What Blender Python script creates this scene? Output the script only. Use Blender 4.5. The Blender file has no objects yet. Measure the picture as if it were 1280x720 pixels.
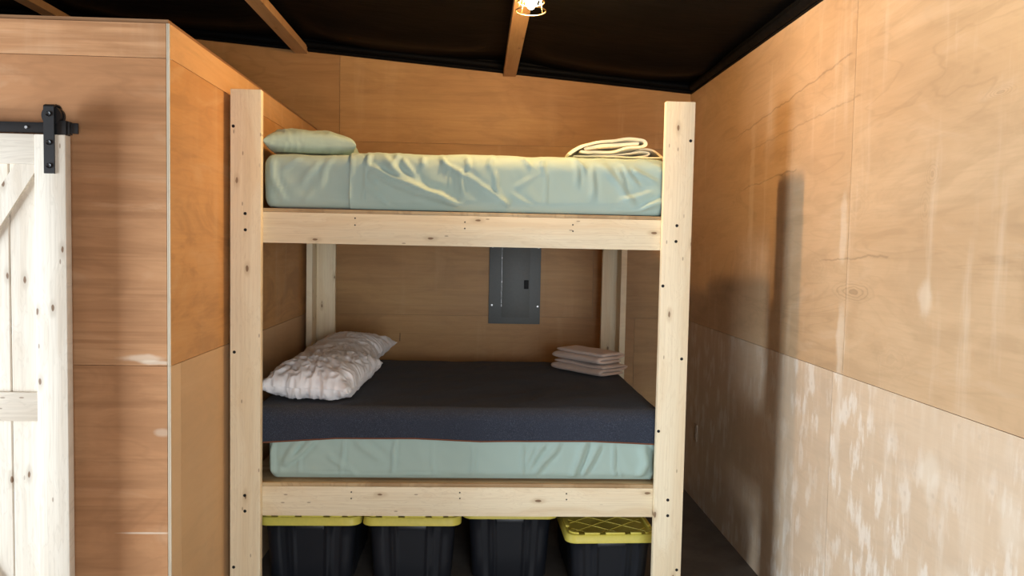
import bpy, bmesh, math, random
from mathutils import Vector, Matrix, noise
random.seed(7)
C = bpy.context.scene.collection
sc = bpy.context.scene

# ------------------------------------------------------------------ helpers
def world_origin(o):
    p = Vector((0, 0, 0))
    while o is not None:
        p += o.location
        o = o.parent
    return p

def obj(name, bm, mat, parent=None, local=False, smooth=False, **props):
    """link bm as ONE mesh object; bm is in world metres unless local"""
    if parent is not None and not local:
        bmesh.ops.translate(bm, verts=bm.verts, vec=-world_origin(parent))
    me = bpy.data.meshes.new(name)
    bmesh.ops.recalc_face_normals(bm, faces=bm.faces)
    bm.to_mesh(me)
    bm.free()
    if smooth:
        for p in me.polygons:
            p.use_smooth = True
        if smooth != 'all':
            try:
                me.set_sharp_from_angle(angle=math.radians(38))
            except Exception:
                pass
    o = bpy.data.objects.new(name, me)
    C.objects.link(o)
    if mat is not None:
        me.materials.append(mat)
    if parent is not None:
        o.parent = parent
    for k, v in props.items():
        o[k] = v
    return o

def tag(o, label, cat, group=None):
    o['label'] = label
    o['category'] = cat
    if group:
        o['group'] = group
    return o

def thing(name, label, cat, loc=(0, 0, 0), rotz=0.0, group=None):
    o = bpy.data.objects.new(name, None)
    o.empty_display_size = 0.05
    C.objects.link(o)
    o.location = loc
    o.rotation_euler = (0, 0, rotz)
    return tag(o, label, cat, group)

def BM():
    return bmesh.new()

def box(bm, x0, x1, y0, y1, z0, z1, bev=0.0, seg=2):
    vs = [bm.verts.new((x, y, z)) for x in (x0, x1) for y in (y0, y1) for z in (z0, z1)]
    f = [(0, 1, 3, 2), (4, 6, 7, 5), (0, 4, 5, 1), (2, 3, 7, 6), (0, 2, 6, 4), (1, 5, 7, 3)]
    fs = [bm.faces.new([vs[i] for i in q]) for q in f]
    if bev > 0:
        es = list({e for q in fs for e in q.edges})
        bmesh.ops.bevel(bm, geom=es, offset=bev, segments=seg, profile=0.6, affect='EDGES')
    return fs

def prism(bm, pts, axis, a0, a1):
    """extrude a polygon; pts are the two other coordinates"""
    def P(p, a):
        return {'X': (a, p[0], p[1]), 'Y': (p[0], a, p[1]), 'Z': (p[0], p[1], a)}[axis]
    A = [bm.verts.new(P(p, a0)) for p in pts]
    B = [bm.verts.new(P(p, a1)) for p in pts]
    n = len(pts)
    bm.faces.new(A)
    bm.faces.new(B[::-1])
    for i in range(n):
        bm.faces.new((A[i], B[i], B[(i + 1) % n], A[(i + 1) % n]))

def cyl(bm, p, axis, r, h, n=24, r2=None, dome=0.0):
    """cylinder from point p along axis for h"""
    r2 = r if r2 is None else r2
    d = {'X': Vector((1, 0, 0)), 'Y': Vector((0, 1, 0)), 'Z': Vector((0, 0, 1))}[axis]
    u = {'X': Vector((0, 1, 0)), 'Y': Vector((1, 0, 0)), 'Z': Vector((1, 0, 0))}[axis]
    w = d.cross(u)
    p = Vector(p)
    rings = [(r, 0.0), (r2, h)]
    if dome:
        s = 1 if h > 0 else -1
        for k in range(1, 4):
            a = k / 4 * math.pi / 2
            rings.append((r2 * math.cos(a), h + s * dome * math.sin(a)))
    loops = []
    for rr, hh in rings:
        loops.append([bm.verts.new(p + d * hh + (u * math.cos(2 * math.pi * i / n) + w * math.sin(2 * math.pi * i / n)) * rr) for i in range(n)])
    bm.faces.new(loops[0])
    bm.faces.new(loops[-1][::-1])
    for a, b in zip(loops, loops[1:]):
        for i in range(n):
            bm.faces.new((a[i], b[i], b[(i + 1) % n], a[(i + 1) % n]))

def tube(bm, pts, r, n=8, closed=False):
    pts = [Vector(p) for p in pts]
    m = len(pts)
    loops = []
    prev = None
    for i, p in enumerate(pts):
        if closed:
            t = pts[(i + 1) % m] - pts[i - 1]
        else:
            t = pts[min(i + 1, m - 1)] - pts[max(i - 1, 0)]
        t.normalize()
        if prev is None:
            u = t.orthogonal().normalized()
        else:
            u = (prev - t * prev.dot(t)).normalized()
        prev = u
        w = t.cross(u)
        loops.append([bm.verts.new(p + (u * math.cos(2 * math.pi * k / n) + w * math.sin(2 * math.pi * k / n)) * r) for k in range(n)])
    rng = range(m) if closed else range(m - 1)
    for i in rng:
        a, b = loops[i], loops[(i + 1) % m]
        for k in range(n):
            bm.faces.new((a[k], a[(k + 1) % n], b[(k + 1) % n], b[k]))
    if not closed:
        bm.faces.new(loops[0][::-1])
        bm.faces.new(loops[-1])

def sstep(a, b, x):
    t = max(0.0, min(1.0, (x - a) / (b - a)))
    return t * t * (3 - 2 * t)

def nz(x, y, z=0.0):
    return noise.noise(Vector((x, y, z)))

def ridged(x, y, z=0.0):
    return 1.0 - min(1.0, abs(noise.noise(Vector((x, y, z)))) * 2.2)

# ------------------------------------------------------------------ materials
class NT:
    def __init__(self, name):
        self.m = bpy.data.materials.new(name)
        self.m.use_nodes = True
        self.t = self.m.node_tree
        self.b = self.t.nodes['Principled BSDF']
    def n(self, kind, **kw):
        q = self.t.nodes.new(kind)
        for k, v in kw.items():
            setattr(q, k, v)
        return q
    def l(self, a, b):
        self.t.links.new(a, b)
    def val(self, sock, v):
        if isinstance(v, (int, float, tuple, list)):
            sock.default_value = v
        else:
            self.l(v, sock)
    def math(self, op, a, b=0.5, c=None):
        q = self.n('ShaderNodeMath', operation=op)
        self.val(q.inputs[0], a)
        self.val(q.inputs[1], b)
        if c is not None:
            self.val(q.inputs[2], c)
        return q.outputs[0]
    def ramp(self, v, a, b, y0=0.0, y1=1.0):
        q = self.n('ShaderNodeMapRange', interpolation_type='SMOOTHSTEP')
        self.l(v, q.inputs[0])
        q.inputs[1].default_value = a
        q.inputs[2].default_value = b
        q.inputs[3].default_value = y0
        q.inputs[4].default_value = y1
        return q.outputs[0]
    def mix(self, fac, a, b, mode='MIX'):
        q = self.n('ShaderNodeMix', data_type='RGBA', blend_type=mode)
        self.val(q.inputs[0], fac)
        for s, v in ((q.inputs[6], a), (q.inputs[7], b)):
            if isinstance(v, (tuple, list)):
                s.default_value = (*v[:3], 1)
            else:
                self.l(v, s)
        return q.outputs[2]
    def coord(self, scale=(1, 1, 1), rnd=False, loc=(0, 0, 0)):
        tc = self.n('ShaderNodeTexCoord')
        out = tc.outputs['Object']
        if rnd:
            oi = self.n('ShaderNodeObjectInfo')
            c = self.n('ShaderNodeVectorMath', operation='MULTIPLY_ADD')
            self.l(oi.outputs['Random'], c.inputs[0])
            c.inputs[1].default_value = (13.7, 9.3, 17.1)
            self.l(out, c.inputs[2])
            out = c.outputs[0]
        mp = self.n('ShaderNodeMapping')
        mp.inputs['Scale'].default_value = scale
        mp.inputs['Location'].default_value = loc
        self.l(out, mp.inputs['Vector'])
        return mp.outputs[0]
    def noise(self, vec, scale=1.0, detail=3.0, rough=0.5, dist=0.0):
        q = self.n('ShaderNodeTexNoise')
        self.l(vec, q.inputs['Vector'])
        q.inputs['Scale'].default_value = scale
        q.inputs['Detail'].default_value = detail
        q.inputs['Roughness'].default_value = rough
        q.inputs['Distortion'].default_value = dist
        return q.outputs['Fac']
    def voro(self, vec, scale=1.0, feature='F1'):
        q = self.n('ShaderNodeTexVoronoi', feature=feature)
        self.l(vec, q.inputs['Vector'])
        q.inputs['Scale'].default_value = scale
        return q
    def plane(self, axis, along, across, rnd=False, off=(0, 0, 0)):
        """(along, across, 0) coordinates of the board's face"""
        v = self.coord((1, 1, 1), rnd)
        sx = self.n('ShaderNodeSeparateXYZ')
        self.l(v, sx.inputs[0])
        third = [k for k in 'XYZ' if k not in axis][0]
        cb = self.n('ShaderNodeCombineXYZ')
        self.val(cb.inputs[0], self.math('MULTIPLY_ADD', sx.outputs[axis[0]], along, off[0]))
        self.val(cb.inputs[1], self.math('MULTIPLY_ADD', sx.outputs[third], across, off[1]))
        return cb.outputs[0]
    def voro2(self, vec):
        q = self.n('ShaderNodeTexVoronoi', feature='F1', voronoi_dimensions='2D')
        self.l(vec, q.inputs['Vector'])
        q.inputs['Scale'].default_value = 1.0
        return q
    def bump(self, h, strength=0.2, dist=0.01):
        q = self.n('ShaderNodeBump')
        q.inputs['Strength'].default_value = strength
        q.inputs['Distance'].default_value = dist
        self.l(h, q.inputs['Height'])
        self.l(q.outputs[0], self.b.inputs['Normal'])
    def fin(self, col, rough=0.5, spec=0.5, metal=0.0):
        self.val(self.b.inputs['Base Color'], (*col, 1) if isinstance(col, tuple) else col)
        self.val(self.b.inputs['Roughness'], rough)
        self.b.inputs['Specular IOR Level'].default_value = spec
        self.b.inputs['Metallic'].default_value = metal
        return self.m

def plain(name, col, rough=0.5, spec=0.5, metal=0.0):
    t = NT(name)
    v = t.noise(t.coord((1, 1, 1)), 60, 3)
    c = t.mix(t.ramp(v, 0.3, 0.7, 0, 0.25), col, tuple(x * 0.75 for x in col))
    return t.fin(c, rough, spec, metal)

def perm(axis, along, across, thick):
    """scale vector: (along, across, thick); axis is (along letter, thin letter)"""
    d = {}
    d[axis[0]] = along
    d[axis[1]] = thick
    for k in 'XYZ':
        d.setdefault(k, across)
    return (d['X'], d['Y'], d['Z'])

def pine(name, axis, light, dark, knot=(0.16, 0.075, 0.03), kd=1.0, ring=0.5):
    t = NT(name)
    warp = t.noise(t.coord(perm(axis, 1.6, 5, 0.5), True), 1.0, 2)
    base = t.coord(perm(axis, 0.55, 13, 0.6), True)
    add = t.n('ShaderNodeVectorMath', operation='MULTIPLY_ADD')
    t.l(warp, add.inputs[0])
    add.inputs[1].default_value = (2.2, 2.2, 2.2)
    t.l(base, add.inputs[2])
    g1 = t.noise(add.outputs[0], 1.0, 4, 0.55)
    g2 = t.noise(t.coord(perm(axis, 2.0, 150, 2), True), 1.0, 2)
    col = t.mix(t.ramp(g1, 0.38, 0.68, 0, ring), light, dark)
    col = t.mix(t.ramp(g2, 0.35, 0.7, 0, 0.22), col, tuple(x * 0.8 for x in dark))
    # thin growth lines
    ln = t.math('FRACT', t.math('MULTIPLY', g1, 17.0), 0.0)
    ln = t.ramp(t.math('ABSOLUTE', t.math('SUBTRACT', ln, 0.5), 0.0), 0.0, 0.22, 0.30 * ring, 0.0)
    col = t.mix(ln, col, tuple(x * 0.72 for x in dark))
    # knots
    kn = t.noise(t.coord(perm(axis, 30, 30, 1), True), 1.0, 2)
    kv = t.voro2(t.plane(axis, 4.0, 10.0, True))
    kdist = t.math('ADD', kv.outputs['Distance'], t.math('MULTIPLY', t.math('SUBTRACT', kn, 0.5), 0.07))
    sep = t.n('ShaderNodeSeparateColor')
    t.l(kv.outputs['Color'], sep.inputs[0])
    gate = t.ramp(sep.outputs[0], 0.48, 0.52)
    size = t.math('MULTIPLY', gate, kd)
    halo = t.math('MULTIPLY', t.ramp(kdist, 0.06, 0.19, 0.6, 0.0), size)
    core = t.math('MULTIPLY', t.ramp(kdist, 0.035, 0.062, 0.9, 0.0), size)
    col = t.mix(halo, col, tuple(x * 0.78 for x in dark))
    col = t.mix(core, col, knot)
    sp = t.voro2(t.plane(axis, 8.0, 26.0, True, (3.1, 1.7)))
    sp2 = t.n('ShaderNodeSeparateColor')
    t.l(sp.outputs['Color'], sp2.inputs[0])
    speck = t.math('MULTIPLY', t.ramp(sp.outputs['Distance'], 0.05, 0.09, 1.0, 0.0), t.ramp(sp2.outputs[1], 0.86, 0.88))
    col = t.mix(t.math('MULTIPLY', speck, 0.6 * kd), col, knot)
    t.bump(g2, 0.08, 0.002)
    return t.fin(col, 0.55, 0.35)

def ply(name, u, light, dark, pale, stain=0.3, patch=0.0, rough=0.5, swirls=(), cracks=(), smears=(), streak=0.25, knots=0.08, cloud=0.4):
    """rotary-cut plywood sheets, grain along the horizontal axis u; per-sheet tone attribute"""
    thin = 'Y' if u == 'X' else 'X'
    t = NT(name)
    at = t.n('ShaderNodeAttribute', attribute_name='tone')
    off = t.n('ShaderNodeVectorMath', operation='MULTIPLY')
    t.l(at.outputs['Vector'], off.inputs[0])
    off.inputs[1].default_value = (31, 31, 31)
    def co(a, c):
        v = t.n('ShaderNodeVectorMath', operation='ADD')
        t.l(t.coord(perm((u, thin), a, c, 0.3)), v.inputs[0])
        t.l(off.outputs[0], v.inputs[1])
        return v.outputs[0]
    big = t.noise(co(0.55, 1.5), 1.0, 3, 0.5, 0.8)
    figure = t.noise(co(0.75, 3.4), 1.0, 3, 0.55, 1.1)
    band = t.math('FRACT', t.math('MULTIPLY', figure, 7.0), 0.0)
    line = t.ramp(t.math('ABSOLUTE', t.math('SUBTRACT', band, 0.5), 0.0), 0.0, 0.16, 1.0, 0.0)
    fine = t.noise(co(5, 110), 1.0, 3, 0.6)
    col = t.mix(t.ramp(big, 0.35, 0.68), light, dark)
    col = t.mix(t.ramp(band, 0.1, 0.9, 0, 0.18), col, dark)
    col = t.mix(t.math('MULTIPLY', line, t.ramp(big, 0.4, 0.65, 0.03, 0.26)), col, tuple(x * 0.6 for x in dark))
    col = t.mix(t.ramp(fine, 0.4, 0.75, 0, 0.2), col, tuple(x * 0.8 for x in dark))
    # knots and mineral streaks
    wob = t.noise(co(9, 9), 1.0, 2)
    cl_ = t.noise(co(1.5, 5.5), 1.0, 4, 0.6, 1.6)
    col = t.mix(t.ramp(cl_, 0.46, 0.64, 0, cloud), col, tuple(x * 0.72 for x in dark))
    col = t.mix(t.ramp(cl_, 0.46, 0.30, 0, cloud * 0.7), col, tuple(0.5 * (x + y) for x, y in zip(light, pale)))
    st = t.noise(co(1.1, 34), 1.0, 3, 0.6)
    col = t.mix(t.ramp(st, 0.42, 0.72, 0, streak), col, tuple(x * 0.74 for x in dark))
    def uv(a, c):
        sx_ = t.n('ShaderNodeSeparateXYZ')
        t.l(t.coord((1, 1, 1)), sx_.inputs[0])
        sh = t.n('ShaderNodeSeparateXYZ')
        t.l(off.outputs[0], sh.inputs[0])
        cb = t.n('ShaderNodeCombineXYZ')
        t.val(cb.inputs[0], t.math('MULTIPLY_ADD', sx_.outputs[u], a, sh.outputs[0]))
        t.val(cb.inputs[1], t.math('MULTIPLY_ADD', sx_.outputs['Z'], c, sh.outputs[1]))
        return cb.outputs[0]
    sxyz = t.n('ShaderNodeSeparateXYZ')
    t.l(t.coord((1, 1, 1)), sxyz.inputs[0])
    wob2 = t.math('SUBTRACT', t.noise(co(11, 11), 1.0, 3), 0.5)
    def ell(u0, z0, ru, rz, w_=0.6):
        a = t.math('DIVIDE', t.math('SUBTRACT', sxyz.outputs[u], u0), ru)
        b = t.math('DIVIDE', t.math('SUBTRACT', sxyz.outputs['Z'], z0), rz)
        d = t.math('SQRT', t.math('ADD', t.math('MULTIPLY', a, a), t.math('MULTIPLY', b, b)), 0.0)
        return t.math('MULTIPLY_ADD', wob2, w_, d)
    for (u0, z0, ru, rz, s_) in swirls:
        d = ell(u0, z0, ru, rz)
        rg = t.math('ABSOLUTE', t.math('SUBTRACT', t.math('FRACT', t.math('MULTIPLY', d, 4.2), 0.0), 0.5), 0.0)
        rg = t.ramp(rg, 0.0, 0.28, 1.0, 0.0)
        col = t.mix(t.math('MULTIPLY', t.math('MULTIPLY', rg, t.ramp(d, 0.55, 1.05, 1.0, 0.0)), 0.55 * s_), col, tuple(x * 0.55 for x in dark))
        col = t.mix(t.ramp(d, 0.05, 0.22, 0.6 * s_, 0.0), col, tuple(x * 0.5 for x in dark))
    for (u0, z0, u1, z1, s_) in cracks:
        dx, dz = u1 - u0, z1 - z0
        L_ = math.hypot(dx, dz)
        du = t.math('SUBTRACT', sxyz.outputs[u], u0)
        dv = t.math('SUBTRACT', sxyz.outputs['Z'], z0)
        al = t.math('ADD', t.math('MULTIPLY', du, dx / L_ ** 2), t.math('MULTIPLY', dv, dz / L_ ** 2))
        ac = t.math('ADD', t.math('MULTIPLY', du, -dz / L_), t.math('MULTIPLY', dv, dx / L_))
        ac = t.math('ABSOLUTE', t.math('MULTIPLY_ADD', wob2, 0.035, ac), 0.0)
        k_ = t.math('MULTIPLY', t.ramp(ac, 0.0015, 0.006, s_, 0.0), t.math('MULTIPLY', t.ramp(al, 0.0, 0.15), t.ramp(al, 0.97, 1.0, 1.0, 0.0)))
        col = t.mix(k_, col, tuple(x * 0.4 for x in dark))
    kv = t.voro2(uv(1.0, 1.9))
    kd = t.math('ADD', kv.outputs['Distance'], t.math('MULTIPLY', t.math('SUBTRACT', wob, 0.5), 0.22))
    kr = t.math('FRACT', t.math('MULTIPLY', kd, 26.0), 0.0)
    swirl = t.math('MULTIPLY', t.ramp(kd, 0.06, 0.20, knots, 0.0), kr)
    col = t.mix(swirl, col, tuple(x * 0.62 for x in dark))
    col = t.mix(t.ramp(kd, 0.0, 0.05, 0.8 * knots, 0.0), col, tuple(x * 0.5 for x in dark))
    for (u0, z0, ru, rz, s_) in smears:
        d = ell(u0, z0, ru, rz, 1.3)
        col = t.mix(t.ramp(d, 0.35, 1.0, s_, 0.0), col, (0.80, 0.70, 0.56))
    # pale vertical runs of water marks
    run = t.noise(co(9, 1.1), 1.0, 4, 0.6)
    area = t.noise(co(0.9, 0.8), 1.0, 2)
    col = t.mix(t.math('MULTIPLY', t.ramp(run, 0.52, 0.72, 0, stain), t.ramp(area, 0.35, 0.6)), col, pale)
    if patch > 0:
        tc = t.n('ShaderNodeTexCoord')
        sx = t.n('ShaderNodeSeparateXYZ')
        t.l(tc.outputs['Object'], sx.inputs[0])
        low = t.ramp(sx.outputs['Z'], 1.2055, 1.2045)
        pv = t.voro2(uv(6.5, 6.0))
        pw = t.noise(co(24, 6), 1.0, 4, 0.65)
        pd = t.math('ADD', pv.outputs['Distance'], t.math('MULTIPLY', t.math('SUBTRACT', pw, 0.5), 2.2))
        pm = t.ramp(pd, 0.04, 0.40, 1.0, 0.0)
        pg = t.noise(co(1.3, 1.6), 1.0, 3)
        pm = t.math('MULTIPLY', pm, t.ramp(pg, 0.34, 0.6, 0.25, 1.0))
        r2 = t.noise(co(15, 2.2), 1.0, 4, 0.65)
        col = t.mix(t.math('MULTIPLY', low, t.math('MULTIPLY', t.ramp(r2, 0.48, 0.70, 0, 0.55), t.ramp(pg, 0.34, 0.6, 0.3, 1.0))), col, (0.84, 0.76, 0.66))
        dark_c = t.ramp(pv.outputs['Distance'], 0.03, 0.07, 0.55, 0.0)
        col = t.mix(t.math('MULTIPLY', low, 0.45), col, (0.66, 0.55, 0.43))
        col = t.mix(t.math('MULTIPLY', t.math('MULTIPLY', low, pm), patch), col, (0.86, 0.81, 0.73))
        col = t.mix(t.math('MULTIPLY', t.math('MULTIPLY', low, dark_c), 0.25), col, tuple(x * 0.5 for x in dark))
    ap = t.n('ShaderNodeAttribute', attribute_name='pale')
    col = t.mix(ap.outputs['Fac'], col, pale)
    hsv = t.n('ShaderNodeHueSaturation')
    t.l(t.math('MULTIPLY_ADD', at.outputs['Fac'], 0.8, 0.6), hsv.inputs['Value'])
    t.l(col, hsv.inputs['Color'])
    t.bump(fine, 0.06, 0.002)
    return t.fin(hsv.outputs[0], rough, 0.35)

def cloth(name, col, weave=900, speck=0.0, rough=0.85, sheen=0.15, blot=0.1):
    t = NT(name)
    v = t.noise(t.coord(), weave, 2)
    big = t.noise(t.coord(), 5, 3)
    c = t.mix(t.ramp(big, 0.35, 0.65, 0, blot), col, tuple(x * 0.85 for x in col))
    if speck:
        s = t.noise(t.coord(), 330, 2, 0.7)
        c = t.mix(t.ramp(s, 0.5, 0.75, 0, speck), c, (0.15, 0.175, 0.23))
    t.bump(v, 0.15, 0.001)
    t.b.inputs['Sheen Weight'].default_value = sheen
    return t.fin(c, rough, 0.2)

PL, PD = (0.86, 0.75, 0.54), (0.74, 0.57, 0.35)
M = {}
M['pine_z'] = pine('pine_vertical', ('Z', 'Y'), PL, PD, kd=0.9)
M['pine_x'] = pine('pine_rail', ('X', 'Y'), PL, PD, kd=0.95, ring=0.6)
M['pine_zs'] = pine('pine_side_board', ('Z', 'X'), PL, PD, kd=0.7)
M['pine_y'] = pine('pine_joist', ('Y', 'X'), PL, PD)
M['door_z'] = pine('door_stile_pine', ('Z', 'Y'), (0.76, 0.69, 0.585), (0.62, 0.52, 0.405), kd=1.0, ring=0.7)
M['door_x'] = pine('door_rail_pine', ('X', 'Y'), (0.76, 0.69, 0.585), (0.62, 0.52, 0.405), kd=1.0, ring=0.7)
M['beam'] = pine('rafter_pine', ('Y', 'Z'), (0.58, 0.35, 0.17), (0.46, 0.25, 0.11), kd=0.5)
M['edge'] = pine('ply_edge', ('X', 'Z'), (0.62, 0.46, 0.26), (0.36, 0.23, 0.11), kd=0.0, ring=1.0)
M['bead'] = pine('pale_edge', ('Z', 'Y'), (0.62, 0.53, 0.40), (0.40, 0.31, 0.21), kd=0.3)
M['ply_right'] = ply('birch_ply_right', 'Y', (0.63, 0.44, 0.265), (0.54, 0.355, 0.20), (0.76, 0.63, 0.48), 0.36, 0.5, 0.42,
    swirls=[(2.508, 1.97, 0.05, 0.06, 0.45), (2.54, 1.86, 0.05, 0.08, 0.3), (3.02, 1.548, 0.20, 0.05, 0.7), (3.116, 1.872, 0.03, 0.03, 0.5), (2.192, 2.176, 0.08, 0.02, 0.5)],
    cracks=[(4.55, 2.36, 3.086, 2.515, 0.5), (4.35, 2.26, 3.00, 2.33, 0.3), (4.433, 2.05, 3.60, 2.10, 0.4), (3.35, 1.665, 2.75, 1.70, 0.4)],
    smears=[(2.513, 1.55, 0.05, 0.10, 0.4), (3.116, 1.80, 0.04, 0.20, 0.35), (4.205, 2.05, 0.05, 0.5, 0.3), (3.10, 1.35, 0.05, 0.20, 0.4), (2.45, 0.98, 0.09, 0.10, 0.6), (2.05, 0.95, 0.07, 0.12, 0.5), (2.3, 0.62, 0.10, 0.12, 0.5)], streak=0.10, knots=0.16, cloud=0.3)
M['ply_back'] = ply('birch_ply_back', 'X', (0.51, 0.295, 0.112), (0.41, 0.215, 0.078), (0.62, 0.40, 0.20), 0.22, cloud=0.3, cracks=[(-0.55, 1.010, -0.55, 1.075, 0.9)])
M['ply_side'] = ply('birch_ply_side', 'Y', (0.62, 0.33, 0.12), (0.52, 0.25, 0.08), (0.66, 0.47, 0.28), 0.3, cloud=0.6)
M['ply_front'] = ply('lauan_ply_front', 'X', (0.55, 0.30, 0.15), (0.44, 0.21, 0.095), (0.70, 0.49, 0.32), 0.10, 0.0, 0.36, smears=[(-1.23, 1.262, 0.13, 0.018, 0.45), (-1.17, 1.247, 0.10, 0.012, 0.5), (-1.22, 0.604, 0.12, 0.005, 0.6), (-1.16, 0.985, 0.04, 0.02, 0.3)], streak=0.7, cloud=0.4)
M['sheet'] = cloth('sage_sheet', (0.385, 0.505, 0.455), 1200, 0, 0.7, 0.1, 0.05)
M['mattress'] = cloth('mattress_ticking', (0.55, 0.55, 0.52))
M['wool'] = cloth('charcoal_wool', (0.029, 0.035, 0.052), 700, 0.5, 0.95, 0.06, 0.3)
M['stitch'] = plain('rust_stitch', (0.16, 0.06, 0.03), 0.8)
M['white'] = cloth('white_cotton', (0.86, 0.85, 0.86), 1200, 0, 0.75, 0.1, 0.05)
M['cream'] = cloth('cream_throw', (0.90, 0.81, 0.58), 800)
M['towel'] = cloth('dusty_pink_towel', (0.62, 0.50, 0.43), 420, 0, 0.95, 0.3)
M['black_metal'] = plain('black_steel', (0.012, 0.012, 0.013), 0.42, 0.5)
M['bolt'] = plain('bolt_black', (0.006, 0.006, 0.006), 0.6, 0.3)
M['zinc'] = plain('zinc', (0.55, 0.55, 0.55), 0.45, 0.5, 1.0)
M['panel'] = plain('grey_enamel', (0.12, 0.135, 0.135), 0.5, 0.5)
M['panel_door'] = plain('grey_enamel_door', (0.11, 0.12, 0.115), 0.5, 0.5)
M['tote'] = plain('tote_black', (0.009, 0.011, 0.016), 0.42, 0.5)
M['lid'] = plain('lid_yellow', (0.74, 0.63, 0.11), 0.45, 0.4)
M['brass'] = plain('warm_wire', (0.55, 0.38, 0.18), 0.35, 0.5, 1.0)
M['plate'] = plain('outlet_plate', (0.42, 0.30, 0.20), 0.4)
M['plate_dark'] = plain('outlet_socket', (0.30, 0.21, 0.14), 0.4)

def mat_concrete():
    t = NT('dark_concrete')
    a = t.noise(t.coord(), 3.0, 5, 0.6)
    b = t.noise(t.coord(), 40.0, 3)
    c = t.mix(t.ramp(a, 0.3, 0.7), (0.085, 0.072, 0.060), (0.14, 0.118, 0.10))
    c = t.mix(t.ramp(b, 0.5, 0.8, 0, 0.3), c, (0.05, 0.045, 0.04))
    t.bump(b, 0.1, 0.003)
    return t.fin(c, 0.6, 0.4)
M['floor'] = mat_concrete()

def mat_black_liner():
    t = NT('black_liner')
    a = t.noise(t.coord((1, 3, 1)), 4.0, 3)
    t.bump(a, 0.25, 0.02)
    return t.fin(t.mix(t.ramp(a, 0.3, 0.7), (0.0022, 0.0022, 0.0022), (0.0036, 0.0034, 0.0034)), 0.65, 0.08)
M['liner'] = mat_black_liner()

t = NT('bulb_glow')
t.b.inputs['Base Color'].default_value = (1, 0.8, 0.5, 1)
t.b.inputs['Emission Color'].default_value = (1.0, 0.60, 0.25, 1)
t.b.inputs['Emission Strength'].default_value = 1500.0
M['bulb'] = t.m

# ------------------------------------------------------------------ room shell
XR, YB, XL, YP = 1.501, 5.50, -1.129, 2.89
def roof(x):
    return 2.934 - 0.08 * x

def sheets(name, mat, backing, panels):
    """plywood sheets with 2 mm gaps on a dark backing, one mesh. panels: (eight corner points builder, tone)"""
    bm = BM()
    lay = bm.faces.layers.float.new('tone')
    lay2 = bm.faces.layers.float.new('pale')
    for pts, axis, a0, a1, tone, *more in panels:
        n0 = len(bm.faces)
        prism(bm, pts, axis, a0, a1)
        bm.faces.ensure_lookup_table()
        for f in bm.faces[n0:]:
            f[lay] = tone
            f[lay2] = more[0] if more else 0.0
    return obj(name, bm, mat, kind='structure')

def rect(u0, u1, z0, z1):
    g = 0.0011
    return [(u0 + g, z0 + g), (u1 - g, z0 + g), (u1 - g, z1 - g), (u0 + g, z1 - g)]

# right wall (plane X = XR)
P = []
zt = roof(XR)
for u0, u1, tn in ((-4.0, -1.725, .50), (-1.725, 0.715, .46), (0.715, 3.155, .53), (3.155, 5.50, .49)):
    P.append((rect(u0, u1, 0.0, 1.205), 'X', XR, XR + 0.006, tn))
for u0, u1, tn in ((-4.0, -1.80, .50), (-1.80, 0.63, .52), (0.63, 3.07, .49), (3.07, 5.50, .47)):
    P.append((rect(u0, u1, 1.205, zt), 'X', XR, XR + 0.006, tn))
P.append(([(-4.0, -0.02), (5.56, -0.02), (5.56, zt), (-4.0, zt)], 'X', XR + 0.0062, XR + 0.05, 0.05))
sheets('wall_right', M['ply_right'], None, P)

# back wall (plane Y = YB), top follows the roof slope
P = []
def row(us, z0, z1, tones):
    for (u0, u1), tn in zip(zip(us, us[1:]), tones):
        r = rect(u0, u1, z0, min(z1, 9))
        if z1 > 9:
            r[2] = (r[2][0], roof(r[2][0]))
            r[3] = (r[3][0], roof(r[3][0]))
        P.append((r, 'Y', YB, YB + 0.006, tn))
row((-4.0, -1.30, 1.14, 1.50), 0.0, 1.205, (.5, .55, .42))
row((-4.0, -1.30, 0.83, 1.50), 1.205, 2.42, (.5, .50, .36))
row((-4.0, -3.42, -0.983, 1.50), 2.42, 99, (.5, .52, .55))
P.append(([(-4.0, -0.02), (1.55, -0.02), (1.55, roof(1.55)), (-4.0, roof(-4.0))], 'Y', YB + 0.0062, YB + 0.05, 0.05))
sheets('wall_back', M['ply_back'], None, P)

# partition: side (plane X = XL) and front (plane Y = YP)
P = []
for u0, u1, z0, z1, tn, pl in ((2.892, 2.985, 0, 1.235, .56, .8), (2.985, 5.49, 0, 1.235, .46, .65), (2.892, 5.49, 1.235, 2.36, .52, .12), (2.892, 5.49, 2.36, 2.485, .60, .35)):
    P.append((rect(u0, u1, z0, z1), 'X', XL - 0.006, XL, tn, pl))
P.append(([(2.912, -0.02), (5.495, -0.02), (5.495, 2.484), (2.912, 2.484)], 'X', XL - 0.05, XL - 0.0062, 0.05))
sheets('wall_left', M['ply_side'], None, P)
P = []
for u0, u1, z0, z1, tn in ((-4.5, -3.58, 0, 1.235, .5), (-3.58, -1.142, 0, 1.235, .50), (-4.5, -3.58, 1.235, 2.36, .5), (-3.58, -1.142, 1.235, 2.36, .53),
                           (-4.5, -1.142, 2.36, 2.485, .60)):
    P.append((rect(u0, u1, z0, z1), 'Y', YP, YP + 0.006, tn))
P.append(([(-4.5, -0.02), (-1.18, -0.02), (-1.18, 2.484), (-4.5, 2.484)], 'Y', YP + 0.0062, YP + 0.05, 0.05))
sheets('wall_front', M['ply_front'], None, P)
bm = BM()
box(bm, -1.1405, -1.1360, 2.8885, 2.912, 0, 1.2345)
box(bm, -1.1350, -1.1295, 2.8885, 2.912, 0, 1.2345)
box(bm, -1.1405, -1.1360, 2.8885, 2.912, 1.2355, 2.484)
box(bm, -1.1350, -1.1295, 2.8885, 2.912, 1.2355, 2.484)
obj('trim_1', bm, M['bead'], kind='structure')
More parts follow.
